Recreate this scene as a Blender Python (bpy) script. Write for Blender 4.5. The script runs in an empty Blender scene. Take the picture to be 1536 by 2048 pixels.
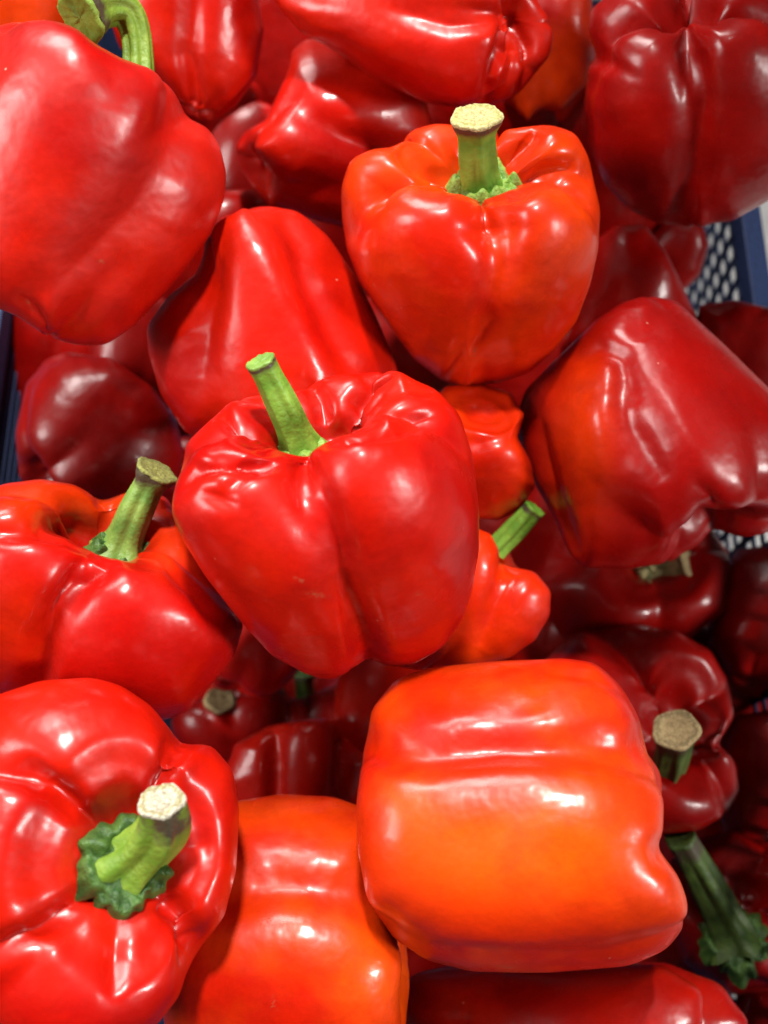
import bpy, math, random
import numpy as np
from mathutils import Vector, Matrix

# ------------------------------------------------------------------ camera
sc = bpy.context.scene
W, H = 1536.0, 2048.0                      # layout grid used to read positions off the photograph
TILT = math.radians(20)
CAM = np.array([0.0, -0.16, 0.62])
FOV = math.radians(40)
FPX = W / 2 / math.tan(FOV / 2)
cd = bpy.data.cameras.new('camera')
cam = bpy.data.objects.new('camera', cd)
sc.collection.objects.link(cam)
cam.location = CAM
cam.rotation_euler = (TILT, 0, 0)
cd.sensor_fit = 'HORIZONTAL'
cd.angle = FOV
cd.clip_start = 0.01
cd.clip_end = 50
cd.dof.use_dof = True
cd.dof.focus_distance = 0.305
cd.dof.aperture_fstop = 11.0
sc.camera = cam
RC = np.array(Matrix.Rotation(TILT, 3, 'X'))   # columns: camera right, up, towards-viewer


def cdir(v):
    return RC @ np.array(v, float)


def at(px, py, depth):
    """A point of the place, from where it is seen and how far it is from the lens plane."""
    return CAM + RC @ np.array([(px - W / 2) / FPX * depth, (H / 2 - py) / FPX * depth, -depth])


def project(P):
    q = (P - CAM) @ RC
    d = -q[:, 2]
    return np.stack([W / 2 + q[:, 0] / d * FPX, H / 2 - q[:, 1] / d * FPX, d], 1)


# ------------------------------------------------------------------ light
w = bpy.data.worlds.new('World')
sc.world = w
w.use_nodes = True
bg = w.node_tree.nodes['Background']
bg.inputs[0].default_value = (1.0, 0.97, 0.94, 1)
bg.inputs[1].default_value = 0.035


def area(name, direction, dist, sx, sy, power, aim_px, spread=180, col=(1, 1, 1), aim_depth=0.36):
    ld = bpy.data.lights.new(name, 'AREA')
    ld.shape = 'RECTANGLE'
    ld.size = sx
    ld.size_y = sy
    ld.energy = power
    ld.color = col
    ld.spread = math.radians(spread)
    o = bpy.data.objects.new(name, ld)
    sc.collection.objects.link(o)
    tgt = at(aim_px[0], aim_px[1], aim_depth)
    d = cdir(direction)
    d = d / np.linalg.norm(d)
    o.location = tgt + d * dist
    o.rotation_euler = Vector(-d).to_track_quat('-Z', 'Y').to_euler()
    return o


area('ceiling_panel', (-0.25, 0.88, 0.42), 1.4, 1.00, 0.60, 2.6, (0, 1000), 36, (1.0, 0.97, 0.93))
area('ceiling_tube', (-0.85, 0.15, 0.55), 1.5, 0.70, 1.2, 2.9, (50, 1200), 40, (1.0, 0.97, 0.94))
area('aisle_lamp', (0.80, -0.08, 0.55), 1.6, 0.20, 0.5, 1.2, (760, 1500), 36, (1.0, 0.96, 0.92))


def spot(name, loc_cam, aim_cam, half_deg, blend, radius, power, col=(1, 1, 1)):
    """A spotlight, placed in metres from the lens along right, up and viewing distance."""
    ld = bpy.data.lights.new(name, 'SPOT')
    ld.energy = power
    ld.color = col
    ld.spot_size = math.radians(half_deg * 2)
    ld.spot_blend = blend
    ld.shadow_soft_size = radius
    o = bpy.data.objects.new(name, ld)
    sc.collection.objects.link(o)
    L0 = CAM + RC @ np.array(loc_cam, float)
    T0 = CAM + RC @ np.array(aim_cam, float)
    o.location = L0
    o.rotation_euler = Vector(T0 - L0).to_track_quat('-Z', 'Y').to_euler()
    return o


spot('key_spotlight', (0.0, 0.84, 0.66), (-1.156, 0.0, -0.36), 44.6, 0.01, 0.050, 118, (1.0, 0.96, 0.91))  # key lamp; cone edge shaped to leave the right-hand peppers in shade
spot('table_fill_spot', (0.50, 0.35, 0.75), (0.33, 0.10, -0.60), 8.5, 0.3, 0.05, 17, (1.0, 0.98, 0.95))  # added lamp, no fixture seen: brightens the table right of the crate

sc.view_settings.view_transform = 'Standard'
sc.view_settings.look = 'None'
sc.view_settings.gamma = 1.0
sc.view_settings.exposure = 0.0
sc.render.engine = 'CYCLES'
sc.cycles.use_denoising = True
sc.cycles.max_bounces = 8


# ------------------------------------------------------------------ materials
def new_mat(name):
    m = bpy.data.materials.new(name)
    m.use_nodes = True
    nt = m.node_tree
    return m, nt, nt.nodes['Principled BSDF']


def skin(name, red, second, amount=0.35, seed=0.0, rough=0.40, coat=0.58, coat_r=0.21):
    """Waxy pepper skin: mottled red with patches of a second colour, for ripening and one lit face."""
    m, nt, b = new_mat(name)
    N, L = nt.nodes, nt.links
    tc = N.new('ShaderNodeTexCoord')
    mp = N.new('ShaderNodeMapping')
    mp.inputs['Location'].default_value = (seed * 1.7, seed * 0.9, seed * 2.3)
    L.new(tc.outputs['Object'], mp.inputs[0])
    n1 = N.new('ShaderNodeTexNoise')
    n1.inputs['Scale'].default_value = 26
    n1.inputs['Detail'].default_value = 3
    n1.inputs['Roughness'].default_value = 0.55
    L.new(mp.outputs[0], n1.inputs['Vector'])
    r1 = N.new('ShaderNodeValToRGB')
    lo = 0.66 - 0.42 * amount
    r1.color_ramp.elements[0].position = max(0.0, lo - 0.14)
    r1.color_ramp.elements[1].position = min(1.0, lo + 0.20)
    r1.color_ramp.elements[0].color = (0, 0, 0, 1)
    r1.color_ramp.elements[1].color = (1, 1, 1, 1)
    L.new(n1.outputs[0], r1.inputs[0])
    mix = N.new('ShaderNodeMix')
    mix.data_type = 'RGBA'
    mix.inputs['A'].default_value = (*red, 1)
    mix.inputs['B'].default_value = (*second, 1)
    at_ = N.new('ShaderNodeAttribute')
    at_.attribute_name = 'ripen_lit'
    ad = N.new('ShaderNodeMath')
    ad.operation = 'ADD'
    ad.use_clamp = True
    L.new(r1.outputs[0], ad.inputs[0])
    L.new(at_.outputs['Fac'], ad.inputs[1])
    L.new(ad.outputs[0], mix.inputs['Factor'])
    # fine cell-like value speckle
    n2 = N.new('ShaderNodeTexNoise')
    n2.inputs['Scale'].default_value = 700
    n2.inputs['Detail'].default_value = 2
    L.new(mp.outputs[0], n2.inputs['Vector'])
    hv = N.new('ShaderNodeHueSaturation')
    mr = N.new('ShaderNodeMapRange')
    mr.inputs['From Min'].default_value = 0.3
    mr.inputs['From Max'].default_value = 0.7
    mr.inputs['To Min'].default_value = 0.95
    mr.inputs['To Max'].default_value = 1.05
    L.new(n2.outputs[0], mr.inputs[0])
    L.new(mr.outputs[0], hv.inputs['Value'])
    n5 = N.new('ShaderNodeTexNoise')
    n5.inputs['Scale'].default_value = 48
    n5.inputs['Detail'].default_value = 6
    n5.inputs['Roughness'].default_value = 0.6
    mp5 = N.new('ShaderNodeMapping')
    mp5.inputs['Location'].default_value = (seed * 3.1 + 7, seed, -seed)
    L.new(tc.outputs['Object'], mp5.inputs[0])
    L.new(mp5.outputs[0], n5.inputs['Vector'])
    m5 = N.new('ShaderNodeMapRange')
    m5.inputs['From Min'].default_value = 0.45
    m5.inputs['From Max'].default_value = 0.75
    m5.inputs['To Min'].default_value = 0.0
    m5.inputs['To Max'].default_value = 0.55
    L.new(n5.outputs[0], m5.inputs[0])
    dk = N.new('ShaderNodeMix')
    dk.data_type = 'RGBA'
    dk.inputs['B'].default_value = (red[0] * 0.55, red[1] * 0.4, red[2] * 0.8, 1)
    L.new(mix.outputs['Result'], dk.inputs['A'])
    L.new(m5.outputs[0], dk.inputs['Factor'])
    L.new(dk.outputs['Result'], hv.inputs['Color'])
    # sparse pale specks (corky dots and dust)
    vo = N.new('ShaderNodeTexVoronoi')
    vo.inputs['Scale'].default_value = 95
    L.new(mp.outputs[0], vo.inputs['Vector'])
    rs = N.new('ShaderNodeValToRGB')
    rs.color_ramp.elements[0].position = 0.02
    rs.color_ramp.elements[1].position = 0.045
    rs.color_ramp.elements[0].color = (1, 1, 1, 1)
    rs.color_ramp.elements[1].color = (0, 0, 0, 1)
    L.new(vo.outputs['Distance'], rs.inputs[0])
    sx = N.new('ShaderNodeSeparateColor')
    L.new(vo.outputs['Color'], sx.inputs[0])
    gt = N.new('ShaderNodeMath')
    gt.operation = 'GREATER_THAN'
    gt.inputs[1].default_value = 0.72
    L.new(sx.outputs[0], gt.inputs[0])
    mu = N.new('ShaderNodeMath')
    mu.operation = 'MULTIPLY'
    L.new(rs.outputs[0], mu.inputs[0])
    L.new(gt.outputs[0], mu.inputs[1])
    mu2 = N.new('ShaderNodeMath')
    mu2.operation = 'MULTIPLY'
    mu2.inputs[1].default_value = 0.45
    L.new(mu.outputs[0], mu2.inputs[0])
    mx2 = N.new('ShaderNodeMix')
    mx2.data_type = 'RGBA'
    mx2.inputs['B'].default_value = (0.8, 0.42, 0.3, 1)
    L.new(hv.outputs[0], mx2.inputs['A'])
    L.new(mu2.outputs[0], mx2.inputs['Factor'])
    sa = N.new('ShaderNodeAttribute')
    sa.attribute_name = 'scar'
    sn = N.new('ShaderNodeTexNoise')
    sn.inputs['Scale'].default_value = 900
    sn.inputs['Detail'].default_value = 3
    L.new(mp.outputs[0], sn.inputs['Vector'])
    sr = N.new('ShaderNodeMapRange')
    sr.inputs['From Min'].default_value = 0.42
    sr.inputs['From Max'].default_value = 0.6
    L.new(sn.outputs[0], sr.inputs[0])
    sm = N.new('ShaderNodeMath')
    sm.operation = 'MULTIPLY'
    sm.use_clamp = True
    L.new(sa.outputs['Fac'], sm.inputs[0])
    L.new(sr.outputs[0], sm.inputs[1])
    mx3 = N.new('ShaderNodeMix')
    mx3.data_type = 'RGBA'
    mx3.inputs['B'].default_value = (0.30, 0.085, 0.04, 1)
    L.new(mx2.outputs['Result'], mx3.inputs['A'])
    L.new(sm.outputs[0], mx3.inputs['Factor'])
    L.new(mx3.outputs['Result'], b.inputs['Base Color'])
    # gloss varies: bloom and finger marks
    n3 = N.new('ShaderNodeTexNoise')
    n3.inputs['Scale'].default_value = 60
    n3.inputs['Detail'].default_value = 4
    L.new(mp.outputs[0], n3.inputs['Vector'])
    m3 = N.new('ShaderNodeMapRange')
    m3.inputs['From Min'].default_value = 0.3
    m3.inputs['From Max'].default_value = 0.75
    m3.inputs['To Min'].default_value = rough - 0.06
    m3.inputs['To Max'].default_value = rough + 0.12
    L.new(n3.outputs[0], m3.inputs[0])
    L.new(m3.outputs[0], b.inputs['Roughness'])
    b.inputs['Specular IOR Level'].default_value = 0.14
    b.inputs['Coat Weight'].default_value = coat
    m6 = N.new('ShaderNodeMapRange')
    m6.inputs['From Min'].default_value = 0.3
    m6.inputs['From Max'].default_value = 0.75
    m6.inputs['To Min'].default_value = max(0.04, coat_r - 0.06)
    m6.inputs['To Max'].default_value = coat_r + 0.14
    L.new(n3.outputs[0], m6.inputs[0])
    L.new(m6.outputs[0], b.inputs['Coat Roughness'])
    b.inputs['Coat IOR'].default_value = 1.45
    b.inputs['Subsurface Weight'].default_value = 0.0
    b.inputs['Subsurface Radius'].default_value = (1.0, 0.25, 0.1)
    b.inputs['Subsurface Scale'].default_value = 0.004
    # relief: gentle waviness + micro texture
    n4 = N.new('ShaderNodeTexNoise')
    n4.inputs['Scale'].default_value = 110
    n4.inputs['Detail'].default_value = 2
    L.new(mp.outputs[0], n4.inputs['Vector'])
    bp = N.new('ShaderNodeBump')
    bp.inputs['Strength'].default_value = 0.16
    bp.inputs['Distance'].default_value = 0.003
    L.new(n4.outputs[0], bp.inputs['Height'])
    bp2 = N.new('ShaderNodeBump')
    bp2.inputs['Strength'].default_value = 0.07
    bp2.inputs['Distance'].default_value = 0.0006
    L.new(n2.outputs[0], bp2.inputs['Height'])
    L.new(bp.outputs[0], bp2.inputs['Normal'])
    L.new(bp2.outputs[0], b.inputs['Normal'])
    L.new(bp.outputs[0], b.inputs['Coat Normal'])
    return m


def plant(name, c1, c2, scale=140, rough=0.5, bump=0.4, streak=None, spec=0.4):
    m, nt, b = new_mat(name)
    N, L = nt.nodes, nt.links
    tc = N.new('ShaderNodeTexCoord')
    n1 = N.new('ShaderNodeTexNoise')
    n1.inputs['Scale'].default_value = scale
    n1.inputs['Detail'].default_value = 5
    L.new(tc.outputs['Object'], n1.inputs['Vector'])
    r = N.new('ShaderNodeValToRGB')
    r.color_ramp.elements[0].position = 0.35
    r.color_ramp.elements[1].position = 0.68
    r.color_ramp.elements[0].color = (*c1, 1)
    r.color_ramp.elements[1].color = (*c2, 1)
    L.new(n1.outputs[0], r.inputs[0])
    ta = N.new('ShaderNodeAttribute')
    ta.attribute_name = 'dry'
    ml = N.new('ShaderNodeMath')
    ml.operation = 'MULTIPLY'
    ml.use_clamp = True
    nb_ = N.new('ShaderNodeMapRange')
    nb_.inputs['From Min'].default_value = 0.35
    nb_.inputs['From Max'].default_value = 0.6
    nb_.inputs['To Max'].default_value = 1.3
    L.new(n1.outputs[0], nb_.inputs[0])
    L.new(ta.outputs['Fac'], ml.inputs[0])
    L.new(nb_.outputs[0], ml.inputs[1])
    mxd = N.new('ShaderNodeMix')
    mxd.data_type = 'RGBA'
    mxd.inputs['B'].default_value = (0.055, 0.045, 0.025, 1)
    L.new(r.outputs[0], mxd.inputs['A'])
    L.new(ml.outputs[0], mxd.inputs['Factor'])
    L.new(mxd.outputs['Result'], b.inputs['Base Color'])
    b.inputs['Roughness'].default_value = rough
    b.inputs['Specular IOR Level'].default_value = spec
    n2 = N.new('ShaderNodeTexNoise')
    n2.inputs['Scale'].default_value = scale * 5
    n2.inputs['Detail'].default_value = 3
    L.new(tc.outputs['Object'], n2.inputs['Vector'])
    bp = N.new('ShaderNodeBump')
    bp.inputs['Strength'].default_value = bump
    bp.inputs['Distance'].default_value = 0.001
    L.new(n2.outputs[0], bp.inputs['Height'])
    L.new(bp.outputs[0], b.inputs['Normal'])
    return m


def cork(name, pale, dark, rimcol=(0.30, 0.32, 0.10), scale=520):
    """Cut stem: pale fibrous ring under the bark, browned pith in the middle, ragged stain."""
    m, nt, b = new_mat(name)
    N, L = nt.nodes, nt.links
    tc = N.new('ShaderNodeTexCoord')
    ra = N.new('ShaderNodeAttribute')
    ra.attribute_name = 'ring'
    n = N.new('ShaderNodeTexNoise')
    n.inputs['Scale'].default_value = scale
    n.inputs['Detail'].default_value = 6
    n.inputs['Roughness'].default_value = 0.7
    L.new(tc.outputs['Object'], n.inputs['Vector'])
    ad = N.new('ShaderNodeMath')
    ad.operation = 'MULTIPLY_ADD'
    ad.inputs[1].default_value = 0.75
    L.new(n.outputs[0], ad.inputs[0])
    L.new(ra.outputs['Fac'], ad.inputs[2])
    r = N.new('ShaderNodeValToRGB')
    cr = r.color_ramp
    cr.elements[0].position = 0.30
    cr.elements[0].color = (*[0.55 * p_ + 0.45 * d_ for p_, d_ in zip(pale, dark)], 1)
    cr.elements[1].position = 1.0
    cr.elements[1].color = (*pale, 1)
    for pos, c in ((0.52, pale), (0.72, [0.65 * p_ + 0.35 * d_ for p_, d_ in zip(pale, dark)]), (0.86, pale), (1.28, rimcol)):
        e = cr.elements.new(min(1.0, pos / 1.4))
        e.color = (*c, 1)
    cr.elements[0].position = 0.2
    L.new(ad.outputs[0], r.inputs[0])
    v = N.new('ShaderNodeTexVoronoi')
    v.inputs['Scale'].default_value = scale * 2.6
    L.new(tc.outputs['Object'], v.inputs['Vector'])
    mr = N.new('ShaderNodeMapRange')
    mr.inputs['From Min'].default_value = 0.35
    mr.inputs['From Max'].default_value = 0.75
    mr.inputs['To Max'].default_value = 0.55
    L.new(v.outputs['Distance'], mr.inputs[0])
    mx = N.new('ShaderNodeMix')
    mx.data_type = 'RGBA'
    mx.inputs['B'].default_value = (*dark, 1)
    L.new(r.outputs[0], mx.inputs['A'])
    L.new(mr.outputs[0], mx.inputs['Factor'])
    L.new(mx.outputs['Result'], b.inputs['Base Color'])
    b.inputs['Roughness'].default_value = 0.85
    b.inputs['Specular IOR Level'].default_value = 0.2
    bp = N.new('ShaderNodeBump')
    bp.inputs['Strength'].default_value = 0.9
    bp.inputs['Distance'].default_value = 0.0012
    L.new(n.outputs[0], bp.inputs['Height'])
    L.new(bp.outputs[0], b.inputs['Normal'])
    return m


STEM_BRIGHT = plant('stem_bright_green', (0.085, 0.22, 0.018), (0.20, 0.38, 0.045), 120)
STEM_MID = plant('stem_mid_green', (0.09, 0.19, 0.03), (0.20, 0.31, 0.055), 120)
STEM_SHADED = plant('stem_shaded_green', (0.025, 0.05, 0.008), (0.07, 0.12, 0.02), 150)  # for stems in shade: the shade is put into the green
STEM_OLIVE = plant('stem_olive', (0.10, 0.19, 0.015), (0.20, 0.30, 0.035), 150)
CALYX = plant('calyx_green', (0.02, 0.06, 0.012), (0.07, 0.15, 0.025), 260, 0.45, 0.6)
CALYX_LIGHT = plant('calyx_light_green', (0.10, 0.22, 0.03), (0.24, 0.38, 0.06), 260, 0.45, 0.6)
CALYX_DRY = plant('calyx_dry', (0.12, 0.12, 0.04), (0.35, 0.28, 0.12), 260, 0.7, 0.8)
CUT_PALE = cork('cut_pale', (0.52, 0.47, 0.22), (0.20, 0.13, 0.04))
CUT_WHITE = cork('cut_white', (0.58, 0.56, 0.44), (0.12, 0.085, 0.035), (0.3, 0.26, 0.10))
CUT_BROWN = cork('cut_brown', (0.42, 0.32, 0.16), (0.13, 0.08, 0.035), (0.2, 0.16, 0.08))
CUT_GREEN = cork('cut_green', (0.24, 0.26, 0.07), (0.10, 0.08, 0.03), (0.15, 0.17, 0.05))

RED = (0.36, 0.0022, 0.0006)
RED2 = (0.48, 0.0085, 0.0006)
SHADED_RED = (0.20, 0.0014, 0.0006)  # darker copy of the red for shaded peppers, shade put into the colour
ORANGE = (0.64, 0.040, 0.0006)
ORANGE2 = (0.68, 0.064, 0.0008)


# ------------------------------------------------------------------ geometry helpers
def mesh_obj(name, V, F, mat, parent=None, smooth=True, origin=None):
    me = bpy.data.meshes.new(name)
    V = np.asarray(V, float)
    if origin is None:
        origin = np.zeros(3)
    me.from_pydata((V - origin).tolist(), [], F)
    me.materials.append(mat)
    if smooth:
        me.polygons.foreach_set('use_smooth', [True] * len(me.polygons))
    o = bpy.data.objects.new(name, me)
    sc.collection.objects.link(o)
    if parent is not None:
        o.parent = parent
        o.location = Vector(origin) - parent.location
    else:
        o.location = origin
    return o


def grid_faces(nv, nu, base=0, wrap=True):
    F = []
    for i in range(nv - 1):
        a, b = base + i * nu, base + (i + 1) * nu
        for j in range(nu if wrap else nu - 1):
            k = (j + 1) % nu
            F.append((a + j, b + j, b + k, a + k))
    return F


def catmull(pts, n):
    pts = np.array(pts, float)
    P = np.vstack([2 * pts[0] - pts[1], pts, 2 * pts[-1] - pts[-2]])
    out = []
    m = 40
    for i in range(1, len(P) - 2):
        p0, p1, p2, p3 = P[i - 1], P[i], P[i + 1], P[i + 2]
        t = np.linspace(0, 1, m, endpoint=False)[:, None]
        out.append(0.5 * ((2 * p1) + (-p0 + p2) * t + (2 * p0 - 5 * p1 + 4 * p2 - p3) * t ** 2 + (-p0 + 3 * p1 - 3 * p2 + p3) * t ** 3))
    C = np.vstack(out + [pts[-1:]])
    s = np.concatenate([[0], np.cumsum(np.linalg.norm(np.diff(C, axis=0), axis=1))])
    q = np.linspace(0, s[-1], n)
    return np.stack([np.interp(q, s, C[:, k]) for k in range(C.shape[1])], 1)


def frame(axis, front):
    a = np.array(axis, float)
    a /= np.linalg.norm(a)
    f = np.array(front, float)
    f = f - a * (f @ a)
    f /= np.linalg.norm(f)
    return np.stack([f, np.cross(a, f), a], 1)       # columns x(front), y, z(stem)


def body_points(p, nv, nu):
    """Unit pepper along +Z: lobed cross sections swept down a shouldered profile."""
    rng = np.random.RandomState(p.get('seed', 1))
    h = p.get('h', 1.05)
    cav, cr = p.get('cavity', 0.50), p.get('cav_r', 1.0)
    tp = p.get('taper', 0.15)
    dm = p.get('dimple', 0.22)
    sh = p.get('shoulder', 1.0)
    prof = [(0.0, h - cav), (0.10 * cr, h - cav), (0.22 * cr, h - cav * 0.82), (0.36 * cr, h - cav * 0.40), (0.52, h - 0.06),
            (0.70 * sh, h), (0.88 * sh, h * 0.90), (0.985, h * 0.66), (1.0, h * 0.34), (0.99 - tp * .2, 0.0),
            (0.97 - tp * .55, -h * 0.36), (0.92 - tp * .85, -h * 0.68), (0.80 - tp, -h * 0.90), (0.60 - tp * .8, -h * 1.0),
            (0.38 - tp * .5, -h * 1.0 + dm * .15), (0.18, -h + dm * .7), (0.0, -h + dm)]
    C = catmull(prof, nv)
    t = np.linspace(0, 1, nv)
    r, z = C[:, 0], C[:, 1]
    r = np.clip(r, 0.0, None)
    zn = z / h                                            # -1 bottom .. 1 top
    top = np.clip((zn - 0.25) / 0.75, 0, 1) * (t < 0.7)
    top[:int(nv * 0.2)] = np.maximum(top[:int(nv * 0.2)], 0.85)
    bot = np.clip((-zn - 0.25) / 0.75, 0, 1)
    lob = p.get('lobes', [(-45,), (45,), (135,), (-135,)])
    th = np.linspace(0, 2 * math.pi, nu, endpoint=False)
    g = p.get('groove', 1.0)
    cc = (0.32 + 0.19 * top ** 1.3 + 0.19 * bot ** 1.3) * g
    cc = cc * (1 + (p.get('gtop', 1.0) - 1) * top)
    cc = np.clip(cc, 0.05, 0.62)[:, None]
    kk = (26 + 34 * top + 30 * bot)[:, None]
    tw = math.radians(p.get('twist', 0)) * zn
    Rl, tops, bots = [], [], []
    for i, l in enumerate(lob):
        a = math.radians(l[0] + rng.uniform(-3, 3))
        size = l[1] if len(l) > 1 else rng.uniform(0.95, 1.03)
        tops.append(l[2] if len(l) > 2 else rng.uniform(-0.05, 0.05))
        bots.append(l[3] if len(l) > 3 else rng.uniform(-0.07, 0.05))
        D = th[None, :] - a - tw[:, None]
        D = (D + math.pi) % (2 * math.pi) - math.pi
        rho = 1 - cc
        s2 = rho ** 2 - (cc * np.sin(D)) ** 2
        Ri = cc * np.cos(D) + np.sqrt(np.maximum(s2, 0.0025))
        Rl.append(Ri * size)
    Rl = np.array(Rl)
    mx = Rl.max(0)
    E = np.exp((Rl - mx) * kk)
    R = mx + np.log(E.sum(0)) / kk
    Wt = E / E.sum(0)
    Ws = np.exp((Rl - mx) * 9)
    Ws /= Ws.sum(0)
    tz = (Ws * np.array(tops)[:, None, None]).sum(0)
    bz = (Ws * np.array(bots)[:, None, None]).sum(0)
    rr = r[:, None] * R
    crease = np.clip(1.0 - R, 0, 1)
    zz = np.repeat(z[:, None], nu, 1)
    cavw = np.clip((r / 0.5), 0, 1)[:, None]
    zz = zz - 0.48 * crease * top[:, None] * cavw * g * p.get('gtop', 1.0) + 0.50 * crease * bot[:, None] * g
    zz = zz + tz * top[:, None] * cavw - bz * bot[:, None] * np.clip(r / 0.4, 0, 1)[:, None]
    X = rr * np.cos(th)[None, :]
    Y = rr * np.sin(th)[None, :]
    V = np.stack([X, Y, zz], -1).reshape(-1, 3)
    # slow irregularity
    am = p.get('noise', 1.0)
    for k in range(14):
        d = rng.normal(size=3)
        d /= np.linalg.norm(d)
        f = rng.uniform(1.6, 5.5)
        e = rng.normal(size=3)
        e /= np.linalg.norm(e)
        V = V + am * (0.034 / f) * np.sin(V @ d * f + rng.uniform(0, 6.28))[:, None] * e * 1.6
    bend = p.get('bend', (0, 0))
    V[:, 0] += bend[0] * V[:, 2] ** 2
    V[:, 1] += bend[1] * V[:, 2] ** 2
    rip = (crease * 1.2).reshape(-1)
    return V, rip, zn


def outline_radius(poly, c, nb=180):
    P = np.array(poly, float) - np.array(c, float)
    th = np.linspace(-math.pi, math.pi, nb, endpoint=False)
    out = np.zeros(nb)
    for i, a in enumerate(th):
        d = np.array([math.cos(a), math.sin(a)])
        best = 0
        for k in range(len(P)):
            p, q = P[k], P[(k + 1) % len(P)]
            e = q - p
            den = d[0] * e[1] - d[1] * e[0]
            if abs(den) < 1e-9:
                continue
            tt = (p[0] * e[1] - p[1] * e[0]) / den
            u = (p[0] * d[1] - p[1] * d[0]) / den
            if tt > 0 and -1e-6 <= u <= 1 + 1e-6:
                best = max(best, tt)
        out[i] = best
    return out


def smooth_per(a, s):
    n = len(a)
    k = np.arange(-n // 2, n // 2)
    w_ = np.exp(-0.5 * (k / s) ** 2)
    w_ /= w_.sum()
    return np.real(np.fft.ifft(np.fft.fft(a) * np.fft.fft(np.fft.ifftshift(w_))))


class Sculpt:
    """Pushes a pepper's flanks out or in, square to the line of sight through its middle, until its outline has the wanted shape."""

    def __init__(self, V, c, poly):
        nb = 180
        self.nb, self.c = nb, np.array(c, float)
        tgt = outline_radius(poly, c, nb)
        self.tgt = smooth_per(tgt, 0.9)
        self.refit(V)

    def refit(self, V):
        q = project(V)
        d = q[:, :2] - self.c
        ph = np.arctan2(d[:, 1], d[:, 0])
        rad = np.hypot(d[:, 0], d[:, 1])
        b = ((ph + math.pi) / (2 * math.pi) * self.nb).astype(int) % self.nb
        sil = np.zeros(self.nb)
        np.maximum.at(sil, b, rad)
        z = sil <= 0
        if z.any():
            idx = np.arange(self.nb)
            sil[z] = np.interp(idx[z], idx[~z], sil[~z], period=self.nb)
        self.sil = smooth_per(sil, 0.8)
        self.s = smooth_per(self.tgt / self.sil, 1.3)
        self.mean = self.s.mean()

    def apply(self, V):
        q = project(V)
        d = q[:, :2] - self.c
        ph = (np.arctan2(d[:, 1], d[:, 0]) + math.pi) / (2 * math.pi) * self.nb
        rad = np.hypot(d[:, 0], d[:, 1])
        idx = np.arange(self.nb)
        s = np.interp(ph, idx, self.s, period=self.nb)
        sl = np.interp(ph, idx, self.sil, period=self.nb)
        k = np.clip(rad / sl, 0, 1) ** 1.6
        f = self.mean + (s - self.mean) * k
        off = d * (f - 1)[:, None]
        return V + (off[:, :1] / FPX * q[:, 2:3]) * RC[:, 0] - (off[:, 1:2] / FPX * q[:, 2:3]) * RC[:, 1]


def carve(P, nv, nu, cuts):
    """Presses creases (and raises ridges, depth < 0) into the side of a body that faces the stall front. cut = (points, depth mm, width)"""
    for cut in cuts:
        pts, depth, wd = cut[:3]
        soft = len(cut) > 3
        G = P.reshape(nv, nu, 3)
        du = np.roll(G, -1, 1) - np.roll(G, 1, 1)
        dv = np.gradient(G, axis=0)
        n = np.cross(du, dv)
        n /= np.maximum(np.linalg.norm(n, axis=2), 1e-9)[..., None]
        n = n.reshape(-1, 3)
        view = CAM - P
        view /= np.linalg.norm(view, axis=1)[:, None]
        if (n * (P - P.mean(0))).sum() < 0:
            n = -n
        facing = np.clip(((n * view).sum(1) + 0.05) / 0.35, 0, 1)
        q = project(P)[:, :2]
        A = np.array(pts, float)
        seg = np.linalg.norm(np.diff(A, axis=0), axis=1)
        tot = seg.sum()
        best = np.full(len(q), 1e9)
        u = np.zeros(len(q))
        s0 = 0
        for k in range(len(A) - 1):
            e = A[k + 1] - A[k]
            t = np.clip(((q - A[k]) @ e) / (e @ e), 0, 1)
            dd = np.linalg.norm(q - (A[k] + t[:, None] * e), axis=1)
            m = dd < best
            best[m] = dd[m]
            u[m] = (s0 + t[m] * seg[k]) / tot
            s0 += seg[k]
        x = best / wd
        prof = np.exp(-x ** 2) if soft else 0.74 * np.exp(-x ** 2) + 0.26 * np.exp(-1.6 * x)
        endw = 0.35 + 0.65 * np.sin(np.pi * np.clip(u, 0, 1)) ** 0.6
        P = P - n * (prof * endw * facing * depth * 0.001)[:, None]
    return P


def bezier(p0, p1, p2, n):
    t = np.linspace(0, 1, n)[:, None]
    return (1 - t) ** 2 * p0 + 2 * t * (1 - t) * p1 + t ** 2 * p2


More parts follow.
